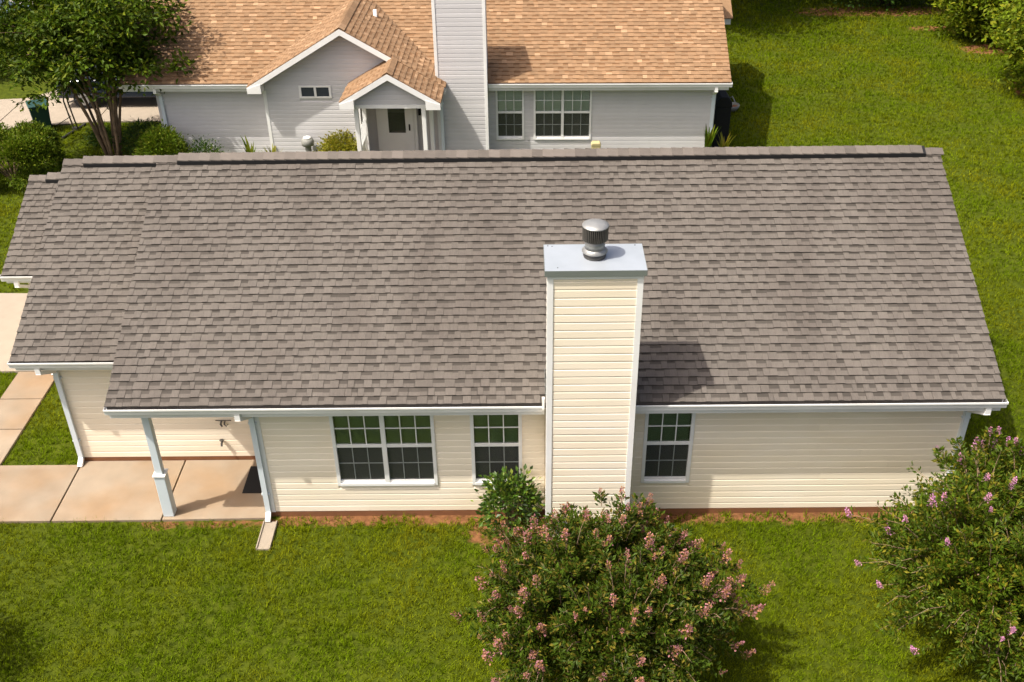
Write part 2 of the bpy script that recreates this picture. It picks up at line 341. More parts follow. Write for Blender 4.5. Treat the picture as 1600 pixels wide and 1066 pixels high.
def ridge(roof, x0, x1, yr, zr, mat, pitch=.5, vent=None, step=.19, half=.115, alongy=False):
    """bent cap shingles lapped along the ridge, raised over a black vent strip where there is one"""
    prof = lambda hw, lift: [(-hw, -hw*pitch+lift), (0, lift), (hw, -hw*pitch+lift)]
    if vent:
        m = MB(); hw = half+.04; m.prism([(yr-hw, zr-hw*pitch-.01), (yr-hw, zr-hw*pitch+.055), (yr, zr+.06), (yr+hw, zr-hw*pitch+.055), (yr+hw, zr-hw*pitch-.01)], vent[0], vent[1], 'x'); m.build('ridge_vent', 'black', roof)
    m = MB(); Wd = step*1.15; t = .012; hw = half
    for (xx, lf) in ((0, .014), (Wd, .004)):
        for y, z in ((-hw, -hw*pitch), (0, 0), (hw, -hw*pitch)): m.v.append((xx, y, z+lf))
        for y, z in ((-hw, -hw*pitch), (0, 0), (hw, -hw*pitch)): m.v.append((xx, y, z+lf-t))
    m.f += [(0, 6, 7, 1), (1, 7, 8, 2), (3, 4, 10, 9), (4, 5, 11, 10), (0, 1, 4, 3), (1, 2, 5, 4), (0, 3, 9, 6), (2, 8, 11, 5)]
    me = m.mesh('ridge_cap', 'ridge_shingle' if mat == 'shingle' else mat); x = x0
    while x < x1-.05:
        on = vent and vent[0]-.05 <= x and x+Wd <= vent[1]+.12
        inst('ridge_cap', me, roof, (x, yr, zr+(.062 if on else .012)), (0, 0, 0), (1, 1.33 if on else 1.15, 1.33 if on else 1.15)); x += step

# ------------------------------------------------------------------ ground
def clay_mask(x, y):
    m = np.zeros_like(x)
    m = np.maximum(m, np.clip(1.15-(-y)/.36, 0, 1)*((x > .1) & (x < 11.6) & (y < .15)))
    m = np.maximum(m, .62*np.clip(1.2-(-y-.1)/.35, 0, 1)*((x > -2.3) & (x <= .1) & (y < 0)))
    for cx, cy_, rx, ry in ((20.4, 27.2, 1.0, .35), (21.8, 24.6, 1.3, .6), (21.7, 20.2, 1.0, 1.2), (18.6, 29.6, 3, .7), (4.05, -.45, .7, .35)):
        m = np.maximum(m, np.clip(1.5-np.sqrt(((x-cx)/rx)**2+((y-cy_)/ry)**2), 0, .62))
    return m
gx = np.concatenate([np.linspace(-160, -20, 8)[:-1], np.arange(-20, 28, .15), np.linspace(28, 170, 8)]); gy = np.concatenate([np.linspace(-120, -6, 8)[:-1], np.arange(-6, 36, .15), np.linspace(36, 200, 8)])
X, Y = np.meshgrid(gx, gy); nx, ny = len(gx), len(gy)
Z = np.zeros_like(X); idx = np.arange(nx*ny).reshape(ny, nx)
F = np.stack([idx[:-1, :-1], idx[:-1, 1:], idx[1:, 1:], idx[1:, :-1]], -1).reshape(-1, 4)
ground = np_mesh('ground', np.stack([X, Y, Z], -1).reshape(-1, 3), F, 'ground'); tag(ground, 'green lawn with worn red clay along the cream house', 'lawn', kind='structure')
ca_ = ground.data.attributes.new('clay', 'FLOAT', 'POINT'); ca_.data.foreach_set('value', clay_mask(X, Y).ravel().astype(np.float32))

def slab_set(name, label, rects, mat, zt, joint=.012, seedh=0):
    root = empty(name, (0, 0, 0)); tag(root, label, 'path' if 'path' in name else 'driveway', kind='structure')
    for i, pts in enumerate(rects):
        cx = sum(p[0] for p in pts)/len(pts); cy2 = sum(p[1] for p in pts)/len(pts)
        q = [(p[0]-joint*np.sign(p[0]-cx), p[1]-joint*np.sign(p[1]-cy2)) for p in pts]; h = zt+random.uniform(-.003, .003)
        MB().prism(q, -.06, h, 'z').build('slab', mat, root, bevel=.008)
    return root
slab_set('porch_path', 'tan concrete path slabs running past the porch post', [
    [(-1.87, -.13), (-.0, -.10), (-.0, 1.47), (-1.87, 1.47)], [(-3.755, -.14), (-1.87, -.13), (-1.87, 1.47), (-3.755, 1.47)],
    [(-5.64, -.15), (-3.755, -.14), (-3.755, 1.36), (-5.64, 1.36)], [(-7.5, -.16), (-5.64, -.15), (-5.64, 1.36), (-7.5, 1.36)],
    [(-6.1, 1.36), (-5.23, 1.36), (-5.23, 2.42), (-6.1, 2.42)], [(-6.1, 2.42), (-5.23, 2.42), (-5.23, 3.4), (-6.1, 3.4)], [(-6.1, 3.4), (-5.23, 3.4), (-5.23, 4.36), (-6.1, 4.36)]], 'concrete', .05)
slab_set('driveway', 'pale concrete driveway beside the wing of the cream house', [
    [(-8.5, 4.36), (-5.4, 4.36), (-5.4, 7.5), (-8.5, 7.6)], [(-11.6, 4.36), (-8.5, 4.36), (-8.5, 7.6), (-11.6, 7.7)], [(-14.7, 4.36), (-11.6, 4.36), (-11.6, 7.7), (-14.7, 7.8)]], 'pale_concrete', .05)
slab_set('neighbour_driveway', 'pale concrete driveway of the grey house behind the tree', [
    [(-9.2, 18.3), (-6.0, 18.3), (-6.0, 23.6), (-9.2, 23.6)], [(-12.3, 17.7), (-9.2, 18.3), (-9.2, 23.6), (-12.3, 20.5)], [(-15.5, 17.2), (-12.3, 17.7), (-12.3, 20.5), (-15.5, 20.2)], [(-19, 16.9), (-15.5, 17.2), (-15.5, 20.2), (-19, 20)]], 'pale_concrete', .05)
st = MB().box(-40, -12.2, 29.5, 36, -.05, .012).build('street', 'asphalt'); tag(st, 'pale street behind the tree', 'street', kind='structure')

# ------------------------------------------------------------------ cream house
H = empty('cream_house', (0, 0, 0), 0, 'cream sided house with grey shingle roof and tall siding chimney', 'house')
YE, YR, ZEV = -.45, 4.02, 2.65; XL, XR = -2.16, 11.70; XW = 11.36
wins = [(1.20, 2.87, .70, 2.26), (3.45, 4.28, .70, 2.26), (6.25, 7.05, .71, 2.26)]
core = MB(); wall_holes(core, 0, XW, .0, .12, .0, 2.5, [(a+.02, b-.02, c+.02, d-.02) for a, b, c, d in wins])
core.box(0, .12, .12, 1.48, 0, 2.5).box(XW-.12, XW, .12, 8.04, 0, 2.5).box(0, XW-.12, 7.92, 8.04, 0, 2.5)
core.prism([(.0, 2.5), (8.04, 2.5), (4.02, 4.60)], XW-.10, XW, 'x').prism([(.0, 2.5), (8.04, 2.5), (4.02, 4.60)], -1.80, -1.70, 'x')
core.build('wall', 'cream', H)
MB().box(.13, XW-.13, .35, 7.9, .02, .06).box(.13, XW-.13, 2.6, 2.65, .06, 2.45).build('interior', 'interior', H)
MB().box(-.01, XW+.005, -.012, 0, 0, .115).build('foundation', 'foundation', H); 
ch0, ch1, chf, chb, chz = 4.655, 5.995, -.70, .02, 5.10
fs = empty('front_siding'); fs.parent = H
siding(fs, .12, 2.44, lambda z: (.07, XW-.06), 0, 'cream', [*wins, (ch0-.01, ch1+.01, 0, 3)])
for a, b in ((-.006, .075), (XW-.065, XW+.012)): MB().box(a, b, -.026, .0, .115, 2.47).build('corner_trim', 'white', H)
for wn in wins: window(H, wn[0], wn[1], wn[2], wn[3], -.0, 2 if wn[1]-wn[0] > 1.2 else 1)
# eaves
MB().box(XL+.02, ch0-.02, -.335, -.003, 2.44, 2.455).box(ch1+.02, XR-.02, -.335, -.003, 2.44, 2.455).box(-1.69, -.003, .06, 1.46, 2.44, 2.455).build('soffit', 'soffit', H)
MB().box(XL+.02, ch0-.02, -.355, -.335, 2.40, 2.60).box(ch1+.02, XR-.02, -.355, -.335, 2.40, 2.60).build('fascia', 'white', H)
gutter(H, XL-.01, ch0-.03, YE, 2.62); gutter(H, ch1+.03, XR+.02, YE, 2.62)
cutc = lambda x, s: (ch0-.03 < x < ch1+.03) and s*.894 < (chb-YE)+.02
roof, zr = slope(H, 'roof', XL, XR, YE+.045, ZEV+.0225, YR, 'shingle', n_parts=300, seed=3, cut=cutc)
ridge(roof, XL+.01, XR-.05, YR, zr+.0, 'shingle', vent=(-1.78, 11.42))
for xx in (XL, XR-.06): MB().prism([(YE+.06, 2.50), (YE+.06, 2.655), (YR, zr-.03), (8.40, 2.655), (8.40, 2.50), (YR, zr-.19)], xx+.012, xx+.014+.012, 'x').build('rake_board', 'white', H)
MB().box(XL, XR, 8.36, 8.4, 2.4, 2.6).build('fascia', 'white', H)
# wing behind the porch
WY = 1.48
mb = MB().box(-3.79, 0, WY, WY+.12, 0, 2.4).box(-3.79, -3.67, WY+.12, 8.3, 0, 2.4).box(-3.67, 0, 8.2, 8.3, 0, 2.4); mb.prism([(WY, 2.4), (8.38, 2.4), (4.93, 4.1)], -3.79, -3.67, 'x'); mb.build('wing_wall', 'cream', H)
ws = empty('wing_siding'); ws.parent = H
siding(ws, .13, 2.37, lambda z: (-3.72, -.02), WY, 'cream')
MB().box(-3.80, -.005, WY-.012, WY, 0, .125).build('foundation', 'foundation', H)
MB().box(-3.81, -3.725, WY-.026, WY, .13, 2.39).build('corner_trim', 'white', H)
r2_, z2 = slope(H, 'wing_roof', -4.27, -1.82, 1.07, 2.53, 4.93, 'shingle', seed=11); ridge(r2_, -4.26, -1.9, 4.93, z2, 'shingle', vent=(-3.86, -1.9))
gutter(H, -4.29, -1.90, 1.03, 2.50); MB().box(-4.25, -1.9, 1.145, 1.165, 2.28, 2.47).build('fascia', 'white', H); MB().box(-4.25, -1.72, 1.165, 1.46, 2.32, 2.335).build('soffit', 'soffit', H)
MB().prism([(1.09, 2.38), (1.09, 2.52), (4.93, z2-.03), (8.7, 2.52), (8.7, 2.38), (4.93, z2-.19)], -4.258, -4.24, 'x').build('rake_board', 'white', H)
# garage end
mb = MB().box(-5.36, -3.8, 4.40, 4.52, 0, 2.45).box(-5.36, -5.24, 4.52, 7.9, 0, 2.45).box(-5.24, -3.8, 7.8, 7.9, 0, 2.45); mb.prism([(4.4, 2.45), (7.9, 2.45), (6.15, 3.36)], -5.36, -5.24, 'x'); mb.build('garage_wall', 'cream', H)
r3_, z3 = slope(H, 'garage_roof', -5.62, -3.81, 4.01, 2.53, 6.15, 'shingle', seed=21); ridge(r3_, -5.61, -3.82, 6.15, z3, 'shingle', vent=(-5.25, -3.85))
gutter(H, -5.64, -3.82, 3.97, 2.50); MB().box(-5.6, -3.82, 4.085, 4.105, 2.30, 2.47).build('fascia', 'white', H)
MB().prism([(4.03, 2.40), (4.03, 2.52), (6.15, z3-.03), (8.27, 2.52), (8.27, 2.40), (6.15, z3-.17)], -5.608, -5.59, 'x').build('rake_board', 'white', H)
downspout(H, -.035, YE, 0, 2.62, .02, dx=-.10); downspout(H, XW-.01, YE, 0, 2.62, .02, dx=.12); downspout(H, -3.745, 1.03, WY, 2.50, .02, dx=-.10); downspout(H, -5.30, 3.97, 4.40, 2.5, .02, dx=-.08)
# porch post and beams
po = MB().box(-1.815, -1.695, -.02, .10, .05, 2.32).build('porch_post', 'post_white', H, bevel=.006)
MB().box(-1.845, -1.665, -.05, .13, .05, .93).build('post_sleeve', 'post_white', po, bevel=.008); MB().box(-1.86, -1.65, -.065, .145, .93, .955).build('sleeve_cap', 'white', po); MB().box(-1.835, -1.675, -.04, .12, 2.20, 2.32).build('post_head', 'post_white', po)
MB().box(-1.90, -.0, -.01, .09, 2.32, 2.44).box(-1.80, -1.70, .09, 1.05, 2.32, 2.44).build('porch_beam', 'white', H)
# hose fittings on the porch wall
hg = MB().box(-1.17, -.89, WY-.04, WY-.02, .952, .958).tube([(-1.01, WY-.02, .925), (-1.01, WY-.08, .905), (-.97, WY-.10, .88), (-.94, WY-.08, .91)], [.013, .013, .012, .01], 8).tube([(-1.07, WY-.02, .93), (-1.07, WY-.09, .915), (-1.04, WY-.11, .875)], [.018, .018, .014], 8).build('hose_hanger', 'dark_metal', H)
MB().tube([(-1.12, WY-.01, .50), (-1.12, WY-.09, .49), (-1.12, WY-.12, .44)], [.02, .02, .018], 8).lathe([(.035, .535), (.04, .545), (.01, .555)], -1.12, WY-.07, 10).build('water_tap', 'dark_metal', H)
ob = MB().box(-.50, -.30, WY-.05, WY-.015, .80, .98).build('outlet_box', 'soffit', H); MB().box(-.45, -.33, WY-.075, WY-.05, .80, .88).build('outlet_cover', 'black', ob)
# chimney
CH = MB().box(ch0+.02, ch1-.02, chf+.02, chb, 0, chz-.02).build('chimney', 'cream', H)
siding(CH, .10, chz-.09, lambda z: (ch0+.085, ch1-.085), chf+.02, 'cream', [(4.76, 5.06, .22, .46)], expo=.1355, proud=.015)
sd = empty('side_siding'); sd.parent = CH
for xs_, sg in ((ch1-.02, -1), (ch0+.02, 1)):
    z = .10
    while z < chz-.1:
        dx = .011 if sg < 0 else -.011
        MB().prism([(xs_, z), (xs_+dx, z+.004), (xs_+dx*.25, z+.133), (xs_, z+.133)][::(1 if dx > 0 else -1)], chf+.1, chb-.01, 'y').build('siding_board', 'cream', CH); z += .1355
bpy.data.objects.remove(sd)
for a, b in ((ch0, ch0+.085), (ch1-.085, ch1)):
    MB().box(a, b, chf-.006, chf+.02, .05, chz-.045).build('corner_trim', 'white', CH)
MB().box(ch1-.02, ch1+.004, chf+.02, chf+.10, .05, chz-.045).build('corner_trim', 'white', CH); MB().box(ch0-.004, ch0+.02, chf+.02, chf+.10, .05, chz-.045).build('corner_trim', 'white', CH)
MB().box(ch0-.005, ch1+.005, chf-.009, chf+.02, chz-.085, chz-.045).build('frieze_trim', 'white', CH)
cap = MB().poly([(4.622, -.736, 5.163), (6.032, -.736, 5.163), (6.032, .041, 5.163), (4.622, .041, 5.163), (5.33, -.35, 5.178)], [(0, 1, 4), (1, 2, 4), (2, 3, 4), (3, 0, 4)]).build('metal_cap', 'zinc', CH)
MB().box(4.62, 6.034, -.741, -.736, 5.075, 5.164).box(4.62, 6.034, .041, .046, 5.075, 5.164).box(4.617, 4.622, -.736, .041, 5.075, 5.164).box(6.032, 6.037, -.736, .041, 5.075, 5.164).build('drip_edge', 'zinc_edge', CH)
for sx, sy_ in ((4.68, .0), (4.74, -.02), (4.80, -.65), (5.93, .0)): MB().lathe([(.010, 5.164), (.008, 5.171)], sx, sy_, 8).build('screw', 'dark_metal', CH)
MB().box(4.77, 5.05, chf-.012, chf+.03, .23, .45).build('access_panel', 'zinc', CH)
fx, fy = 5.33, -.33
FL = MB().lathe([(.155, 5.165), (.165, 5.20), (.155, 5.26)], fx, fy).build('flue', 'dark_metal', H, True)
MB().lathe([(.15, 5.262), (.182, 5.258), (.184, 5.266), (.15, 5.30), (.142, 5.31)], fx, fy).build('storm_collar', 'steel', FL, True)
MB().lathe([(.142, 5.31), (.142, 5.44)], fx, fy).build('pipe', 'steel', FL, True)
lv = MB().lathe([(.150, 5.44), (.168, 5.45), (.168, 5.655), (.150, 5.665)], fx, fy).build('cap_drum', 'black', FL, True)
fin = MB()
for j in range(40):
    t = 2*math.pi*j/40; c, s = math.cos(t), math.sin(t); a = .165; b = .182
    fin.poly([(fx+a*c-.0045*s, fy+a*s+.0045*c, 5.445), (fx+b*c-.003*s, fy+b*s+.003*c, 5.445), (fx+b*c+.003*s, fy+b*s-.003*c, 5.445), (fx+a*c+.0045*s, fy+a*s-.0045*c, 5.445),
              (fx+a*c-.0045*s, fy+a*s+.0045*c, 5.66), (fx+b*c-.003*s, fy+b*s+.003*c, 5.66), (fx+b*c+.003*s, fy+b*s-.003*c, 5.66), (fx+a*c+.0045*s, fy+a*s-.0045*c, 5.66)], [(0,1,5,4),(1,2,6,5),(2,3,7,6),(4,5,6,7)])
fin.build('louvre', 'fin_metal', FL)
MB().lathe([(.184, 5.650), (.188, 5.658), (.186, 5.666), (.125, 5.690), (.06, 5.704), (.002, 5.710)], fx, fy).build('dome', 'steel', FL, True)
for xx in (ch0-.055, ch1+.005):
    for k in range(4): yy = -.40+k*.11; zz = 2.675+.5*(yy+.45); MB().prism([(yy, zz-.02), (yy+.125, zz+.0425), (yy+.125, zz+.12), (yy, zz+.12)], xx+.045 if xx < ch0 else xx, xx+.05 if xx < ch0 else xx+.005, 'x').build('step_flashing', 'zinc_edge', CH)
MB().box(ch0-.06, ch0-.025, -.50, -.44, 2.60, 2.80).build('flashing', 'white', CH)

# ------------------------------------------------------------------ things round the cream house
mat_ = MB().box(-.63, -.08, .53, 1.25, .052, .066).build('doormat', 'rubber', bevel=.004); tag(mat_, 'black rubber doormat on the porch slab', 'doormat')
sbk = empty('splash_block', (0, 0, 0), 0, 'pale concrete splash block under the downspout at the porch corner', 'splash block')
MB().box(-.115, .125, -.82, -.17, -.02, .035).build('trough', 'pale_concrete', sbk, bevel=.008)
for a, b in ((-.115, -.09), (.10, .125)): MB().box(a+.001, b-.001, -.818, -.172, .035, .06).build('rim', 'pale_concrete', sbk, bevel=.006)

# ------------------------------------------------------------------ grey house
NB = empty('grey_house', (2.0, 14.87, 0), -.0245, 'grey sided house with tan shingle roof and gabled front porch', 'house')
nw = [(1.62, 2.41, .72, 2.24), (2.68, 4.30, .72, 2.24)]
gwin = (-3.71, -2.83, 2.20, 2.56)
N1 = -.66                                                                         # front of the gabled bay
c2 = MB(); wall_holes(c2, -.2, 7.72, 0, .12, 0, 2.4, [(a+.02, b-.02, c+.02, d-.02) for a, b, c, d in nw]); c2.box(-7.95, -4.7, 0, .12, 0, 2.4).box(-7.95, -7.83, .12, 8, 0, 2.4).box(7.6, 7.72, .12, 8, 0, 2.4).box(-7.83, 7.6, 7.9, 8, 0, 2.4)
c2.prism([(0, 2.4), (8, 2.4), (4, 4.4)], 7.60, 7.72, 'x').prism([(0, 2.4), (8, 2.4), (4, 4.4)], -7.95, -7.83, 'x'); c2.box(-2.12, -.2, .06, .12, 0, 2.4); c2.build('wall', 'grey_siding', NB)
MB().box(1.2, 7.5, .4, .45, .05, 2.3).build('interior', 'interior', NB)
GS = .59; GX, GZ = -2.38, 4.22; bay0, bay1 = -4.70, -2.10
c3 = MB().box(bay0, bay1, N1, N1+.1, 0, 2.05).box(bay0, bay0+.1, N1+.1, 0, 0, 2.6).box(bay1-.1, bay1, N1+.1, .06, 0, 2.6)
c3.prism([(bay0, 2.05), (bay1, 2.05), (bay1+2.0, 2.05), (bay1+2.0, GZ-.2-GS*(bay1+2.0-GX)), (GX, GZ-.2), (bay0, GZ-.2-GS*(GX-bay0))], N1, N1+.1, 'y'); c3.build('bay_wall', 'grey_siding', NB)
s1 = empty('front_siding'); s1.parent = NB; s2 = empty('bay_siding'); s2.parent = NB
siding(s1, .1, 2.36, lambda z: (.9, 7.66), 0, 'grey_siding', nw, expo=.118); siding(s1, .1, 2.36, lambda z: (-7.9, -4.72), 0, 'grey_siding', expo=.118)
siding(s2, .1, 4.0, lambda z: ((bay0+.06, bay1-.03) if z < 2.1 else (max(bay0+.06, GX-(GZ-.24-z)/GS), min(-.2, GX+(GZ-.24-z)/GS))), N1, 'grey_siding', [gwin], expo=.118)
for a, b in ((bay0-.01, bay0+.075), (bay1-.08, bay1+.01)): MB().box(a, b, N1-.024, N1, .05, 2.42).build('corner_trim', 'white', NB)
MB().box(7.64, 7.73, -.024, 0, .05, 2.4).build('corner_trim', 'white', NB)
for a in nw: window(NB, a[0], a[1], a[2], a[3], 0, 2 if a[1]-a[0] > 1.2 else 1, blind='blind_pale', blind_y=.045, closed=True, upper_glass='clear_glass')
gw = MB().box(gwin[0], gwin[1], N1-.035, N1+.02, gwin[2], gwin[2]+.05).box(gwin[0], gwin[1], N1-.035, N1+.02, gwin[3]-.05, gwin[3]).box(gwin[0], gwin[0]+.06, N1-.035, N1+.02, gwin[2]+.05, gwin[3]-.05).box(gwin[1]-.06, gwin[1], N1-.035, N1+.02, gwin[2]+.05, gwin[3]-.05).box(-3.30, -3.24, N1-.034, N1+.02, gwin[2]+.05, gwin[3]-.05).build('bay_window', 'white', NB)
for a, b in ((gwin[0]+.06, -3.30), (-3.24, gwin[1]-.06)): MB().box(a, b, N1-.012, N1-.006, gwin[2]+.05, gwin[3]-.05).build('pane', 'car_glass', gw)
# main roof of the grey house
cc0, cc1, ccf, ccb, ccz = .03, 1.43, -.60, .30, 4.98
NPz = 2.52
cutn = lambda x, s: (cc0-.02 < x < cc1+.02) and s*.894 < ccb+.45
nroof, nzr = slope(NB, 'roof', -8.75, 8.05, -.41, NPz+.02, 4.0, 'shingle_tan', expo=.145, wmin=.12, wmax=.24, seed=5, th=(.014, .021), cut=cutn)
ridge(nroof, -8.74, 8.0, 4.0, nzr, 'shingle_tan', step=.2)
gutter(NB, -8.77, -5.03, -.45, 2.50); gutter(NB, cc1+.02, 8.07, -.45, 2.50)
MB().box(-8.7, -5.0, -.345, -.33, 2.28, 2.47).box(cc1+.02, 8.0, -.345, -.33, 2.28, 2.47).build('fascia', 'white', NB); MB().box(-8.7, -4.75, -.33, 0, 2.35, 2.36).box(cc1+.02, 8.0, -.33, -.003, 2.35, 2.36).build('soffit', 'white', NB)
for xx in (-8.73, 8.03): MB().prism([(-.40, 2.38), (-.40, 2.51), (4.0, nzr-.04), (8.4, 2.51), (8.4, 2.38), (4.0, nzr-.18)], xx-.008, xx+.008, 'x').build('rake_board', 'white', NB)
MB().prism([(5.3, 2.40), (5.3, 2.62), (6.6, 3.25), (7.9, 2.62), (7.9, 2.40)], 8.06, 8.86, 'x').build('rear_wing', 'white', NB)
MB().prism([(5.2, 2.60), (5.2, 2.63), (6.6, 3.33), (8.0, 2.63), (8.0, 2.60), (6.6, 3.29)], 8.06, 8.9, 'x').build('rear_wing_roof', 'shingle_tan', NB)
downspout(NB, -7.80, -.45, 0, 2.5, .02); downspout(NB, 7.66, -.45, 0, 2.5, .02)
# gabled slopes: every tab laid on planes that fall to the left and right
def gable(parent, name, px, pz, yf, yb, wl, wr, mat, seed, cutb=None):
    root = None; V = []; F = []; MI = []; a = math.atan(GS); t = .10
    mb = MB()
    for sg, wd in ((-1, wl), (1, wr)):
        mb.prism([(px, pz-.02), (px+sg*wd, pz-.02-GS*wd), (px+sg*wd, pz-.12-GS*wd), (px, pz-.12)][::sg], yf+.01, yb, 'y')
    root = mb.build(name, mat, parent)
    for sg, wd in ((-1, wl), (1, wr)):
        L = wd*math.sqrt(1+GS*GS); tabs, e = shingle_layout(yf, yb, L, .145, .13, .26, seed+sg)
        R = Matrix(((0, -sg*math.cos(a), sg*math.sin(a)), (sg*1., 0, 0), (0, math.sin(a), math.cos(a)))).to_4x4()   # tab x -> along y, tab y -> up slope
        for (p, q, s, tt, k) in tabs:
            b0 = Vector((px+sg*(wd-s*math.cos(a)), 0, pz-.02-GS*wd+s*math.sin(a)))
            yy = (p+q)/2
            if cutb and cutb(b0.x, yy, b0.z): continue
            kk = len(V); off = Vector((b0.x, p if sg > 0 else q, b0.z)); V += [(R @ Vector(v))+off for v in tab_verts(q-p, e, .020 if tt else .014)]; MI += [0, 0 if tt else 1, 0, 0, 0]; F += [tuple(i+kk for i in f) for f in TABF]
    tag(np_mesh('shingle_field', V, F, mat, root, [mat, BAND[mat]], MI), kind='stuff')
    m = MB(); st_ = .22
    for (yy, lf) in ((0, .016), (st_*1.15, .006)):
        for dx in (-.14, 0, .14): m.v.append((dx, yy, -abs(dx)*GS+lf))
    m.f += [(0, 1, 4, 3), (1, 2, 5, 4)]; me = m.mesh('ridge_cap', mat); y = yf
    while y < yb-.1: inst('ridge_cap', me, root, (px, y, pz)); y += st_
    # white barge boards on the front
    for sg, wd in ((-1, wl), (1, wr)):
        MB().prism([(px, pz-.035), (px+sg*wd, pz-.035-GS*wd), (px+sg*wd, pz-.19-GS*wd), (px, pz-.195)][::-sg], yf-.004, yf+.025, 'y').build('barge_board', 'white', root)
        MB().prism([(px+sg*wd, pz-.06-GS*wd), (px+sg*wd, pz-.20-GS*wd), (px+sg*(wd-.38), pz-.20-GS*wd), (px+sg*(wd-.38), pz-.16-GS*(wd-.38))][::sg], yf-.012, N1-.03 if name == 'gable_roof' else yf+.3, 'y').build('eave_return', 'white', root)
    return root
mainz = lambda y: NPz+.02+.5*(y+.41)
below_main = lambda x, y, z: z < mainz(y)-.06 and y > -.35
gable(NB, 'gable_roof', GX, GZ, -1.02, 3.2, 2.66, 2.70, 'shingle_tan', 31, lambda x, y, z: below_main(x, y, z) or (x > cc0-.02 and y > ccf))
PX, PZ, PY = -1.04, 3.43, -2.2
gable(NB, 'porch_roof', PX, PZ-.012, PY, -.60, 1.30, 1.33, 'shingle_tan', 37, lambda x, y, z: z < GZ-GS*abs(x-GX)-.10 and y > -1.0)
# porch
tri = MB().prism([(PX-.98, 2.50), (PX+.98, 2.50), (PX+.98, 2.60), (PX, PZ-.22), (PX-.98, 2.60)], PY+.22, PY+.30, 'y').build('porch_gable', 'grey_siding', NB)
siding(tri, 2.52, 3.2, lambda z: (PX-min(.97, (PZ-.24-z)/GS), PX+min(.97, (PZ-.24-z)/GS)), PY+.22, 'grey_siding', expo=.12)
MB().box(PX-.98, PX+.98, PY+.20, PY+.32, 2.40, 2.50).build('porch_beam', 'white', NB)
MB().box(PX-1.0, PX+1.0, PY+.32, .05, 2.44, 2.46).build('porch_ceiling', 'white', NB)
MB().box(-2.2, .1, PY+.0, 0, -.02, .12).build('porch_floor', 'concrete', NB)
for a, yy in ((PX-.92, PY+.26), (PX+.86, PY+.26), (PX-.92, -.75), (PX+.92, -.75)): MB().box(a-.055, a+.055, yy-.055, yy+.055, .12, 2.40).build('porch_post', 'white', NB, bevel=.008)
lt = MB()
for i in range(9):
    y0_ = PY+.4+i*.13; lt.tube([(PX-.9, y0_, .15), (PX-.9, y0_+.2, .7), (PX-.9, y0_-.05, 1.2), (PX-.9, y0_+.12, 1.75)], [.012]*4, 5)
lt.build('porch_trellis', 'white', NB)
door = MB().box(-1.66, -.72, -.06, .058, .12, 2.16).build('front_door', 'white', NB); MB().box(-1.43, -.95, -.068, -.058, .95, 1.98).build('door_glass', 'screen_glass', door); MB().box(-1.43, -.95, -.066, -.061, .95, 1.55).build('door_blind', 'interior', door)
MB().box(-.86, -.82, -.085, -.06, 1.02, 1.20).build('handle', 'black', door); MB().box(-1.76, -1.66, -.04, .06, .12, 2.26).box(-.72, -.62, -.04, .06, .12, 2.26).box(-1.66, -.72, -.04, .06, 2.16, 2.26).build('door_frame', 'white', door)
MB().box(-.57, -.50, -.03, .06, 1.45, 1.62).build('door_lamp', 'black', NB)
downspout(NB, .16, -1.5, -.62, 2.62, .1)
# its chimney
NC = MB().box(cc0+.02, cc1-.02, ccf+.02, ccb, 0, ccz-.02).build('chimney', 'grey_siding', NB)
siding(NC, .1, ccz-.08, lambda z: (cc0+.08, cc1-.08), ccf+.02, 'grey_siding', expo=.118, proud=.011)
for a, b in ((cc0, cc0+.08), (cc1-.08, cc1)): MB().box(a, b, ccf-.005, ccf+.02, .05, ccz-.02).build('corner_trim', 'white', NC)
MB().box(cc1-.02, cc1+.004, ccf+.02, ccf+.1, .05, ccz-.02).box(cc0-.004, cc0+.02, ccf+.02, ccf+.1, .05, ccz-.02).build('corner_trim', 'white', NC)
MB().box(cc0-.03, cc1+.03, ccf-.03, ccb+.03, ccz, ccz+.06).build('metal_cap', 'zinc', NC)
vp = MB().lathe([(.13, 3.70), (.10, 3.76), (.055, 3.80), (.05, 4.02), (.045, 4.02), (.04, 3.8)], -1.78, 1.35, 12).build('vent_pipe', 'white', NB, True); MB().lathe([(.17, 3.62), (.14, 3.72)], -1.78, 1.33, 12).build('boot', 'dark_metal', vp, True)

# ------------------------------------------------------------------ small things round the grey house
mp = empty('utility_post', (-1.62, 14.05, 0), 0, 'grey round-topped utility post beside the grey gable wall', 'utility post')
MB().tube([(0, 0, 0), (0, 0, .92)], [.09, .085], 12).build('post', 'grey_plastic', mp); MB().lathe([(.09, .90), (.17, .94), (.18, 1.04), (.15, 1.12), (.07, 1.16), (.002, 1.17)], 0, 0, 16).build('head', 'grey_plastic', mp, True); MB().lathe([(.12, 1.145), (.10, 1.168), (.002, 1.185)], 0, 0, 14).build('lid', 'white', mp, True)
ub = empty('utility_box', (6.42, 14.3, 0), -.03, 'small tan utility box under the grey house windows', 'utility box')
MB().box(-.13, .13, -.1, .1, 0, .76).build('body', 'tan_plastic', ub, bevel=.02); MB().prism([(-.14, .76), (.14, .76), (.10, .82), (-.10, .82)], -.11, .11, 'y').build('lid', 'tan_plastic', ub)
bu = empty('outdoor_cabinet', (10.16, 15.75, 0), 0, 'tall black unit at the right corner of the grey house', 'cabinet')
MB().box(-.24, .20, -.3, .3, .12, 1.35).build('body', 'black', bu, bevel=.03); MB().prism([(-.25, 1.35), (.22, 1.35), (.20, 1.52), (.08, 1.66), (-.12, 1.66), (-.25, 1.52)], -.31, .31, 'y').build('lid', 'black', bu, bevel=.02)
MB().tube([(.21, -.28, 1.42), (.29, -.24, 1.50), (.29, .2, 1.50), (.21, .26, 1.42)], [.018]*4, 8).build('handle', 'steel', bu)
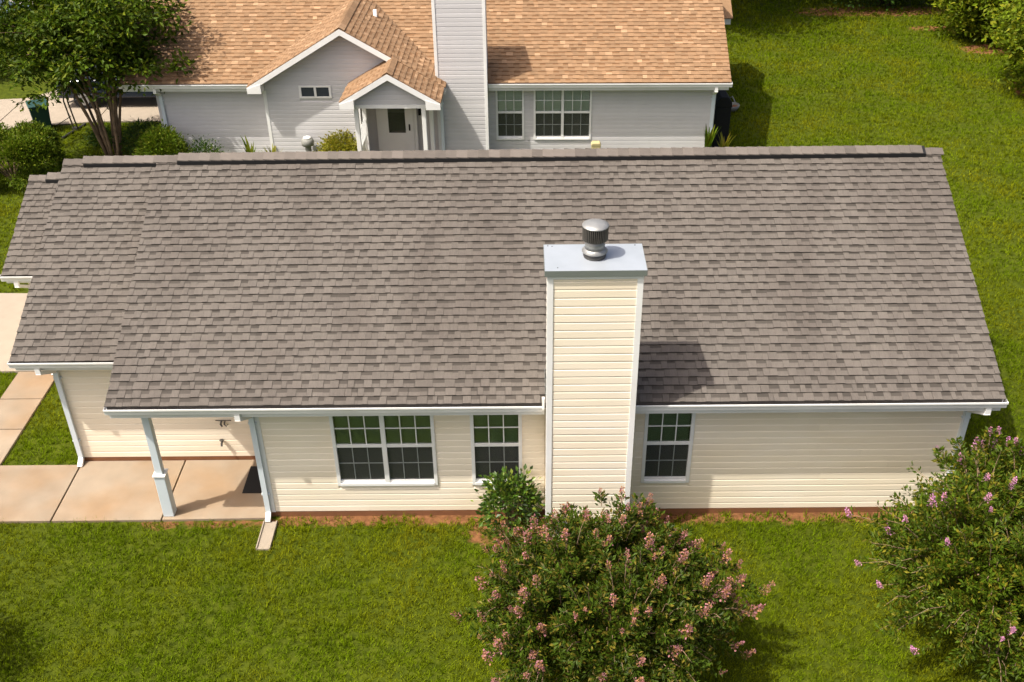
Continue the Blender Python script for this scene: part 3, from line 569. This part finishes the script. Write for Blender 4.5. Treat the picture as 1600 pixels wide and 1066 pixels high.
for a, b in ((-.2, -.25), (.16, -.25), (-.2, .25), (.16, .25)): MB().tube([(a, b, 0), (a, b, .13)], [.025, .025], 8).build('leg', 'dark_metal', bu)
bo = empty('planter_bowl', (11.05, 18.7, 0), 0, 'small grey bowl on the shaded lawn beside the grey house', 'planter')
MB().lathe([(.12, 0), (.22, .14), (.24, .22), (.21, .22), (.18, .12), (.002, .08)], 0, 0, 16).build('bowl', 'grey_plastic', bo, True); MB().lathe([(.19, .16), (.002, .18)], 0, 0, 14).build('soil', 'foundation', bo)
bn = empty('wheelie_bin', (-10.62, 17.7, 0), .5, 'dark green wheelie bin beside the pale driveway', 'bin')
MB().poly([(-.22, -.25, .05), (.22, -.25, .05), (.22, .25, .05), (-.22, .25, .05), (-.28, -.33, .86), (.28, -.33, .86), (.28, .31, .86), (-.28, .31, .86)], [(0,3,2,1),(4,5,6,7),(0,1,5,4),(1,2,6,5),(2,3,7,6),(3,0,4,7)]).build('body', 'bin_green', bn, bevel=.02)
MB().prism([(-.30, -.36), (.30, -.36), (.30, .34), (-.30, .34)], .86, .92, 'z').build('lid', 'bin_green', bn, bevel=.025); MB().tube([(-.24, .38, .88), (.24, .38, .88)], [.018, .018], 8).build('handle', 'bin_green', bn)
for a in (-.25, .25): MB().prism([(.27+.1*math.cos(t*.5236), .1+.1*math.sin(t*.5236)) for t in range(12)], a-.025, a+.025, 'x').build('wheel', 'rubber', bn)
sd = empty('metal_stand', (-9.6, 17.65, 0), 0, 'black metal stand with a long foot bar on the grass by the tree', 'stand')
MB().tube([(-.18, -.66, .04), (.14, .5, .04)], [.035, .035], 8).build('foot_bar', 'dark_metal', sd); MB().box(-.08, .08, -.07, .07, .02, .12).build('foot_bracket', 'dark_metal', sd)
for d in (-.05, .07): MB().tube([(d, 0, .06), (d-.05, -.12, 1.0), (d+.12, -.1, 1.9)], [.026, .024, .02], 8).build('pole', 'dark_metal', sd)
MB().tube([(-.02, -.05, .5), (-.75, .2, .05)], [.014, .014], 6).build('brace', 'dark_metal', sd); MB().tube([(.0, -.1, .95), (.8, .1, 1.15)], [.02, .02], 6).build('arm', 'dark_metal', sd)

def car(name, loc, rz, paint, label):
    r = empty(name, loc, rz, label, 'car', 'parked cars behind the tree'); L = 4.4
    side = [(-2.2, .35), (-2.18, .78), (-2.05, .92), (-1.2, .97), (1.25, .93), (2.0, .80), (2.18, .62), (2.2, .35)]
    mb = MB(); n = len(side)
    ring = lambda y, k: [(x*(1-.03*k), y, z-(.03*k if z > .5 else 0)) for x, z in side]
    vs = ring(-.86, 1)+ring(-.78, 0)+ring(.78, 0)+ring(.86, 1); fs_ = [tuple(range(n)), tuple(range(3*n, 4*n))[::-1]]
    for k in range(3): fs_ += [(k*n+i, (k+1)*n+i, (k+1)*n+(i+1) % n, k*n+(i+1) % n) for i in range(n)]
    mb.poly(vs, fs_).build('body', paint, r, bevel=.03)
    cab = [(-1.75, .93), (-1.15, 1.38), (.1, 1.42), (1.1, .93)]
    MB().poly([(x, -.72 if z < 1 else -.56, z) for x, z in cab]+[(x, .72 if z < 1 else .56, z) for x, z in cab], [(0,1,2,3),(7,6,5,4),(0,4,5,1),(1,5,6,2),(2,6,7,3)]).build('cabin', paint, r, bevel=.03)
    for sg in (-1, 1):
        for a, b in ((-1.35, -.45), (-.38, .72)):
            MB().poly([(a, sg*.715, .99), (b, sg*.715, .99), (min(b, .15+(.72-b)*.2), sg*.60, 1.34), (max(a, -1.02), sg*.60, 1.34)], [(0,1,2,3)]).build('side_window', 'car_glass', r)
        MB().box(-2.21, -2.12, sg*.62-.13, sg*.62+.13, .62, .80).build('tail_lamp', 'red_lamp', r); MB().box(2.1, 2.19, sg*.6-.15, sg*.6+.15, .58, .70).build('headlamp', 'white', r)
        for a in (-1.35, 1.38):
            wh = MB().prism([(a+.32*math.cos(t*math.pi/10), .32+.32*math.sin(t*math.pi/10)) for t in range(20)], sg*.78-.1, sg*.78+.1, 'y').build('wheel', 'rubber', r)
            MB().prism([(a+.2*math.cos(t*math.pi/8), .32+.2*math.sin(t*math.pi/8)) for t in range(16)], sg*.885-.006, sg*.885+.006, 'y').build('rim', 'steel', wh)
    MB().poly([(-1.77, -.66, .96), (-1.77, .66, .96), (-1.19, .53, 1.36), (-1.19, -.53, 1.36)], [(0,1,2,3)]).build('rear_window', 'car_glass', r); MB().poly([(1.08, -.66, .965), (1.08, .66, .965), (.15, .53, 1.40), (.15, -.53, 1.40)], [(0,1,2,3)]).build('windscreen', 'car_glass', r)
    MB().box(-2.225, -2.195, -.28, .28, .42, .56).build('number_plate', 'white', r)
    return r
car('parked_car', (-8.55, 20.3, .05), 0, 'car_paint', 'dark car parked on the driveway behind the multi-trunk tree'); car('parked_car', (-16.2, 27.6, 0), .3, 'car_paint_blue', 'blue-grey car at the far left edge beyond the lawn')

# ------------------------------------------------------------------ plants
def leaf_cloud(P, D, size, aspect=.45, upbias=.6):
    """folded leaf of two triangles at each point P, pointing along D"""
    n = len(P); D = D/np.linalg.norm(D, axis=1, keepdims=True)
    N = rng.normal(size=(n, 3)); N[:, 2] += upbias; N -= D*(N*D).sum(1, keepdims=True); N /= np.linalg.norm(N, axis=1, keepdims=True)
    B = np.cross(D, N); s = size*rng.uniform(.65, 1.3, (n, 1))
    a = P; b = P+D*s*.5+B*s*aspect*.5+N*s*.08; c = P+D*s-N*s*.06; d = P+D*s*.5-B*s*aspect*.5+N*s*.08
    V = np.stack([a, b, c, d], 1).reshape(-1, 3); i = np.arange(n)[:, None]*4
    return V, np.concatenate([i+np.array([[0, 1, 2]]), i+np.array([[0, 2, 3]])], 1).reshape(-1, 3)
def unit(n): v = rng.normal(size=(n, 3)); return v/np.linalg.norm(v, axis=1, keepdims=True)
def bez(p0, p1, p2, n): t = np.linspace(0, 1, n)[:, None]; return (1-t)**2*p0+2*t*(1-t)*p1+t*t*p2
def bush(name, loc, label, cat, rx, ry, h, nclump, per, size, mat, group=None, flat=.5, box=False, inner=True, barkm='bark', clump_r=.16, zlow=.05, aspect=.5):
    """dense shrub: leaves in clumps over an uneven rounded body"""
    r = empty(name, loc, rng.uniform(0, 6), label, cat, group) if not box else empty(name, loc, 0, label, cat, group)
    u = unit(nclump*3); u = u[u[:, 2] > -.35][:nclump]
    if box: u = np.sign(u)*np.abs(u)**.45; u /= np.maximum(1, np.linalg.norm(u, axis=1, keepdims=True)/1.25)
    rad = rng.uniform(.72, 1.0, (len(u), 1)) if inner else 1.0
    lump = 1+(.04 if box else .12)*np.sin(u[:, :1]*5+loc[0])*np.cos(u[:, 1:2]*4+loc[1])+(.02 if box else .06)*np.sin(u[:, 2:]*9)
    C = u*rad*lump*np.array([rx, ry, h*.5])+np.array([0, 0, h*.5]); C[:, 2] = np.maximum(C[:, 2], zlow)
    k = np.repeat(np.arange(len(C)), per); off = rng.normal(size=(len(k), 3))*clump_r*np.array([1, 1, .8]); P = C[k]+off; P[:, 2] = np.maximum(P[:, 2], .02)
    D = off/clump_r*.6+u[k]*.7+rng.normal(size=(len(k), 3))*.5+np.array([0, 0, .25])
    V, F = leaf_cloud(P, D, size, aspect); np_mesh('foliage', V, F, mat, r)
    tw = MB()
    for i in range(14):
        a = rng.uniform(0, 6.28); q = np.array([math.cos(a)*rx*.75*rng.uniform(.3, 1), math.sin(a)*ry*.75*rng.uniform(.3, 1), h*rng.uniform(.5, .9)])
        pts = bez(np.array([.05*math.cos(a), .05*math.sin(a), -.02]), q*np.array([.3, .3, .6]), q, 5); tw.tube(pts, np.linspace(.018, .006, 5)*max(1, h*.6), 5)
    tw.build('stems', barkm, r); return r

def panicle(seed, mat, n=60, h=.30, rad=.10):
    rs = np.random.default_rng(seed); t = rs.uniform(0, 1, n); a = rs.uniform(0, 6.28, n); r_ = rad*(1-t*.75)*rs.uniform(.35, 1.05, n)
    P = np.stack([r_*np.cos(a), r_*np.sin(a), t*h], 1); D = np.stack([np.cos(a), np.sin(a), .5+0*a], 1)+rs.normal(size=(n, 3))*.6
    V, F = leaf_cloud(P, D, .042, .85, .3)
    A = np.stack([0*t, 0*t, np.maximum(t*h-.03, 0)], 1); k = len(V); V = np.concatenate([V, np.stack([A, A+np.array([.004, .003, .006]), P+D*.004], 1).reshape(-1, 3), np.array([[.004, 0, -.06], [-.004, .003, -.06], [0, 0, h]])])
    F = np.concatenate([F, np.arange(k, k+3*n+3).reshape(-1, 3)])
    me = bpy.data.meshes.new('flower_cluster'); me.from_pydata([tuple(v) for v in V], [], [tuple(int(i) for i in f) for f in F]); me.materials.append(MATS[mat]); me.update(); return me
def myrtle(name, loc, label, rx, ry, h, nshoot, per, leaf, mat, nfl, petal, seed, size=.062, flow_sc=1.0, zmin=.25, sidebias=0.):
    """crape myrtle shrub: stems fan from the ground, each ends in leafy shoots, many tipped by a flower cluster"""
    global rng
    r = empty(name, loc, 0, label, 'shrub', None); rs = np.random.default_rng(seed)
    st_ = MB(); P = []; D = []; tips = []
    u = rs.normal(size=(nshoot*3, 3)); u /= np.linalg.norm(u, axis=1, keepdims=True); u = u[u[:, 2] > -.32][:nshoot]
    prims = []
    for k in range(16):
        a = k/16*6.283+rs.uniform(-.2, .2); rr = rs.uniform(.35, .75); e = np.array([math.cos(a)*rx*rr, math.sin(a)*ry*rr, h*rs.uniform(.55, .8)])
        pts = bez(np.array([.12*math.cos(a), .12*math.sin(a), -.03]), e*np.array([.25, .25, .6]), e, 7); st_.tube(pts, np.linspace(.028, .010, 7), 6); prims.append(pts)
    allp = np.concatenate(prims)
    for i in range(len(u)):
        out = rs.uniform(.62, 1.06) if i % 3 else rs.uniform(.35, .8)
        lump = 1+.13*math.sin(u[i, 0]*6+seed)*math.cos(u[i, 1]*5)+rs.normal()*.05
        tip = u[i]*np.array([rx, ry, h*.5])*out*lump+np.array([0, 0, h*.5]); tip[2] = max(tip[2], zmin*rs.uniform(.5, 1.4))
        b = allp[np.argmin(((allp-tip*np.array([.62, .62, .72]))**2).sum(1))]
        b = b*.25+tip*.75 if rs.random() < .5 else b*.45+tip*.55
        mid = (b+tip)/2+np.array([0, 0, .08]); n = int(per*rs.uniform(.6, 1.3)); t = rs.uniform(.05, 1, n)[:, None]
        pt = (1-t)**2*b+2*t*(1-t)*mid+t*t*tip; ax = (tip-b)/np.linalg.norm(tip-b); sd_ = rs.normal(size=(n, 3)); sd_ -= ax*(sd_@ax)[:, None]; sd_ /= np.linalg.norm(sd_, axis=1, keepdims=True)
        P.append(pt+sd_*rs.uniform(.0, .07, (n, 1))); D.append(sd_*.9+ax*.6+np.array([0, 0, .15])); tips.append((tip, ax, out*lump))
        if i % 2 == 0: st_.tube([b, mid, tip], [.007, .005, .003], 4)
    V, F = leaf_cloud(np.concatenate(P), np.concatenate(D), size, .42, .8); np_mesh('foliage', V, F, leaf, r); st_.build('stems', 'bark', r)
    meshes = [panicle(seed*10+k, petal, 55+k*6, .24+.03*k, .075+.012*k) for k in range(5)]
    order = sorted(range(len(tips)), key=lambda i: -(tips[i][2]+.55*rs.random()+.12*(tips[i][0][2]/h)))
    for j, i in enumerate(order[:nfl]):
        tip, ax, o_ = tips[i]; d = Vector(ax*.6+np.array([0, 0, .8])).normalized()
        f = inst('flower_cluster', meshes[j % 5], r, tip-np.array(d)*.05); f.rotation_euler = d.to_track_quat('Z', 'Y').to_euler(); q = rs.uniform(.55, 1.2)*flow_sc; f.scale = (q, q, q*rs.uniform(.8, 1.2))
    return r
myrtle('crape_myrtle', (5.45, -3.2, 0), 'wide crape myrtle shrub with dusty pink flowers in front of the chimney', 1.85, 1.8, 2.3, 1050, 60, 'leaf_myrtle', 'bark', 150, 'petal_pink', 3, size=.075, flow_sc=.68)
myrtle('crape_myrtle', (11.1, -2.95, 0), 'big green crape myrtle with few lilac flowers at the right edge', 2.05, 2.0, 3.1, 1350, 62, 'leaf_myrtle_light', 'bark', 80, 'petal_lilac', 5, size=.075, flow_sc=.55)
bush('camellia_shrub', (4.08, -.46, 0), 'small glossy green shrub beside the chimney under the window', 'shrub', .42, .36, 1.12, 95, 17, .095, 'leaf_shiny', clump_r=.09, aspect=.55)
bush('lawn_bush', (-4.55, -3.35, 0), 'leafy bush just past the left edge, casting shade on the lawn', 'shrub', .95, .8, 1.9, 120, 30, .08, 'leaf_green')
bush('clipped_hedge', (-9.95, 13.75, 0), 'large clipped green hedge at the left edge behind the garage roof', 'hedge', 1.38, .95, 1.5, 2300, 16, .075, 'leaf_green', box=True, clump_r=.06)
bush('round_shrub', (-5.75, 14.15, 0), 'round green shrub against the grey wall beside the tree', 'shrub', .78, .6, 1.3, 420, 18, .085, 'leaf_green', clump_r=.09)
bush('low_shrub', (-4.62, 14.2, 0), 'low dark shrub right of the round green shrub', 'shrub', .45, .4, .95, 90, 14, .07, 'leaf_dark', clump_r=.10)
bush('boxwood', (-.72, 13.95, 0), 'yellow-green boxwood beside the grey house porch', 'shrub', .62, .5, 1.2, 330, 18, .075, 'leaf_yellow', clump_r=.09)
bush('tree_foot_shrub', (-6.9, 15.9, 0), 'dark shrub at the foot of the multi-trunk tree', 'shrub', .7, .6, .8, 140, 14, .08, 'leaf_dark', clump_r=.10)
bush('tree_side_shrub', (-8.35, 16.5, 0), 'low dark plant left of the multi-trunk tree', 'shrub', .4, .35, .4, 80, 14, .07, 'leaf_dark', clump_r=.09)
def spiky(name, loc, label, n, h, spread, mat, wd=.05):
    r = empty(name, loc, 0, label, 'plant'); rs = np.random.default_rng(int(abs(loc[0]*100))); mb = MB()
    for i in range(n):
        a = rs.uniform(0, 6.28); q = np.array([math.cos(a)*spread*rs.uniform(.3, 1), math.sin(a)*spread*rs.uniform(.3, 1), h*rs.uniform(.6, 1)]); pts = bez(np.zeros(3), np.array([q[0]*.2, q[1]*.2, q[2]*.7]), q, 5); p = np.array([-math.sin(a), math.cos(a), 0])*wd
        k = len(mb.v); 
        for j, pt in enumerate(pts): wj = math.sin(math.pi*(.12+.86*j/4)); mb.v += [tuple(pt-p*wj), tuple(pt+p*wj)]
        mb.f += [(k+2*j, k+2*j+1, k+2*j+3, k+2*j+2) for j in range(4)]
    mb.build('leaves', mat, r)
    return r
spiky('fern_plant', (-3.30, 14.25, 0), 'upright green plant against the grey gable corner', 12, 1.15, .45, 'leaf_green'); spiky('daylily', (-2.62, 14.05, 0), 'yellowing leafy plant at the grey bay corner', 26, .95, .38, 'leaf_yellow', .035)
spiky('tall_weed', (9.55, 14.35, 0), 'tall weed leaning against the grey house corner', 16, 1.35, .38, 'leaf_green', .05); spiky('corner_weed', (10.1, 14.75, 0), 'weeds at the foot of the black unit', 22, .85, .38, 'leaf_yellow', .03)

def tree(name, loc, label, trunks, crown_c, crown_r, nclump, per, size, leaf, barkm, clump_r=.3, hollow=.55, seed=1, group=None, trunk_r=.07, low=None, cat='tree', spread=.35, nbr=3, loose=.22):
    r = empty(name, loc, 0, label, cat, group); rs = np.random.default_rng(seed); mb = MB(); cc = np.array(crown_c); cr = np.array(crown_r); ends = []
    for k in range(trunks):
        a = k/trunks*6.283+rs.uniform(-.3, .3); sp_ = rs.uniform(.3, 1) if trunks > 1 else 0
        b = np.array([math.cos(a)*.16, math.sin(a)*.12, -.05])*(1 if trunks > 1 else .0)+np.array([0, 0, -.05]); e = cc+np.array([math.cos(a)*cr[0]*spread*sp_*1.6, math.sin(a)*cr[1]*spread*sp_*1.6, cr[2]*rs.uniform(-.25, .25)])
        pts = bez(b, b*.5+np.array([e[0]*.35, e[1]*.35, e[2]*.55]), e, 9); pts += rs.normal(size=pts.shape)*.02; mb.tube(pts, np.linspace(trunk_r, trunk_r*.4, 9), 8)
        for j in range(nbr):
            q = pts[rs.integers(4, 8)]; d = rs.normal(size=3); d[2] = abs(d[2])*.6+.15; d /= np.linalg.norm(d); e2 = q+d*cr*rs.uniform(.45, .85); mb.tube(bez(q, (q+e2)/2+np.array([0, 0, .15]), e2, 5), np.linspace(trunk_r*.45, trunk_r*.12, 5), 6); ends.append(e2)
    mb.build('trunk', barkm, r, True)
    u = rs.normal(size=(nclump, 3)); u /= np.linalg.norm(u, axis=1, keepdims=True); rad = rs.uniform(hollow, 1.02, (nclump, 1))
    lump = 1+loose*np.sin(u[:, :1]*5.3+seed)*np.cos(u[:, 1:2]*4.7+seed*2)+loose*.6*np.sin(u[:, 2:]*7+seed)+rs.normal(0, loose*.25, (nclump, 1)); lump = np.minimum(lump, 1.14); C = cc+u*rad*lump*cr
    if low is not None: C = C[C[:, 2] > low]; u = u[:len(C)]
    k = np.repeat(np.arange(len(C)), per); off = rs.normal(size=(len(k), 3))*clump_r*np.array([1, 1, .55]); P = C[k]+off; P = P[P[:, 2] > .03] if low is None or low < .3 else P; off = off[:len(P)]
    D = off/clump_r*.7+rs.normal(size=P.shape)*.5+np.array([0, 0, -.1]); V, F = leaf_cloud(P, D, size, .5, 1.0); np_mesh('crown', V, F, leaf, r); return r
tree('crape_myrtle_tree', (-7.65, 15.4, 0), 'multi-trunk tree with a broad green crown beside the grey house', 13, (-.3, .35, 3.8), (3.0, 2.1, 2.0), 520, 50, .165, 'leaf_tree', 'bark', .17, .3, 4, trunk_r=.05, low=1.5, spread=.45, loose=.33)
tree('edge_tree', (22.3, 25.8, 0), 'bushy green tree at the upper right lawn edge', 4, (0, 0, 2.1), (2.6, 2.3, 2.3), 520, 50, .19, 'leaf_bright', 'bark_dark', .26, .5, 8, trunk_r=.07, low=.2, group=None)
tree('edge_tree', (21.75, 19.9, 0), 'nearest bushy green tree on the right edge, leaning over the lawn', 4, (0, 0, 2.1), (2.0, 2.2, 2.2), 480, 50, .19, 'leaf_bright', 'bark_dark', .26, .5, 9, trunk_r=.07, low=.2)
tree('edge_tree', (19.3, 30.3, 0), 'dark leafy tree at the top edge of the lawn, left of the bushy ones', 4, (0, 0, 2.4), (3.0, 1.6, 2.5), 420, 46, .17, 'leaf_dark', 'bark_dark', .28, .5, 10, trunk_r=.08, low=.15)
for i, (x, y, hh, rr, lab) in enumerate(((10.6, 28.6, 9.0, 3.9, 'tall tree behind the grey house shading the far lawn'), (14.8, 32.2, 8.0, 4.2, 'tall tree beyond the middle of the far lawn'), (24.5, 31.0, 6.5, 3.6, 'tall tree behind the bushy trees at the upper right corner'))):
    tree('woodland_tree', (x, y, 0), lab, 1, (0, 0, hh*.62), (rr, rr, hh*.42), 260, 46, .26, 'leaf_dark', 'bark_dark', .42, .4, 20+i, trunk_r=.2, low=1.5, nbr=9, group='trees along the far lawn edge')
bush('far_hedge', (-13.9, 24.0, 0), 'dark hedge beyond the driveway at the upper left', 'hedge', 2.4, .9, 1.9, 500, 14, .12, 'leaf_dark', clump_r=.16)

# ------------------------------------------------------------------ grass
def grass_patch(regions, keep):
    Vs = []; Fs = []; base = 0
    for (x0, x1, y0, y1, dens, nb, ln, wd) in regions:
        n = int((x1-x0)*(y1-y0)*dens); x = rng.uniform(x0, x1, n); y = rng.uniform(y0, y1, n); k = keep(x, y); x, y = x[k], y[k]; n = len(x)
        cl = .75+.5*(np.sin(x*2.3+np.sin(y*1.9)*1.7)*np.sin(y*2.7+np.cos(x*1.3)*1.4)*.5+.5)
        for b in range(nb):
            a = rng.uniform(0, 6.283, n); L = ln*rng.uniform(.55, 1.25, n)*cl; lean = rng.uniform(.25, 1.1, n); bx = x+rng.normal(0, .022, n); by = y+rng.normal(0, .022, n)
            tip = np.stack([bx+np.cos(a)*L*np.sin(lean), by+np.sin(a)*L*np.sin(lean), L*np.cos(lean)], 1); p = np.stack([-np.sin(a), np.cos(a), 0*a], 1)*wd*.5*rng.uniform(.7, 1.3, (n, 1)); B = np.stack([bx, by, 0*bx], 1)
            V = np.stack([B-p, B+p, tip], 1).reshape(-1, 3); Vs.append(V); Fs.append(np.arange(len(V)).reshape(-1, 3)+base); base += len(V)
    return np.concatenate(Vs), np.concatenate(Fs)
def keep(x, y):
    ok = np.ones(len(x), bool); x0_, y0_ = x, y; x = x+rng.normal(0, .035, len(x)); y = y+rng.normal(0, .035, len(y))
    for a, b, c, d in ((-.0, 11.37, -.02, 8.1), (-3.8, .0, 1.4, 8.3), (-5.37, -3.7, 4.4, 7.9), (-7.5, 0.0, -.15, 1.42), (-6.12, -5.21, 1.3, 4.4), (-14.7, -5.3, 4.34, 7.62), (-.12, .13, -.82, -.1), (-6.05, 9.7, 14.95, 22.8), (-2.8, 3.5, 14.1, 15), (-.3, 2.2, 12.6, 15), (-19, -6, 18.25, 23.6), (-40, -12.2, 29.5, 36)):
        ok &= ~((x > a) & (x < b) & (y > c) & (y < d))
    ok &= ~((x < -9.2) & (x > -19) & (y > 18.3+(x+9.2)*.17) & (y < 20.6)); 
    m = clay_mask(x, y); ok &= rng.uniform(0, 1, len(x)) > np.clip(m*1.35-.35+.5*np.sin(x*5.1)*np.sin(y*7.3+x), 0, .965)*(m > .02)
    return ok
V, F = grass_patch([(-5.4, 13.2, -5.0, .05, 420, 6, .075, .011), (-7.9, -3.7, 1.3, 4.45, 380, 6, .08, .012), (11.2, 15.5, .05, 9, 230, 6, .08, .014), (9.5, 26, 9, 20, 130, 6, .10, .018), (9.5, 26, 20, 33, 100, 6, .11, .022), (15.5, 20, .05, 9, 110, 6, .09, .016), (-18, -5.3, 7.5, 19, 120, 6, .10, .018), (-18, -11, 19, 29.5, 80, 5, .11, .022), (-6, 9.6, 12.6, 15, 60, 5, .10, .018)], keep)
V2, F2 = grass_patch([(.15, 4.5, -.42, -.03, 34, 7, .13, .016), (6.2, 11.3, -.42, -.03, 30, 7, .13, .016), (-2.2, 0, -.40, -.16, 40, 7, .10, .014)], lambda x, y: np.sin(x*3.7)+np.sin(x*9.1+1) > -.6)
F = np.concatenate([F, F2+len(V)]); V = np.concatenate([V, V2])
tag(np_mesh('grass', V, F, 'grass_blade'), 'short green grass blades covering the lawns', 'grass', kind='stuff')
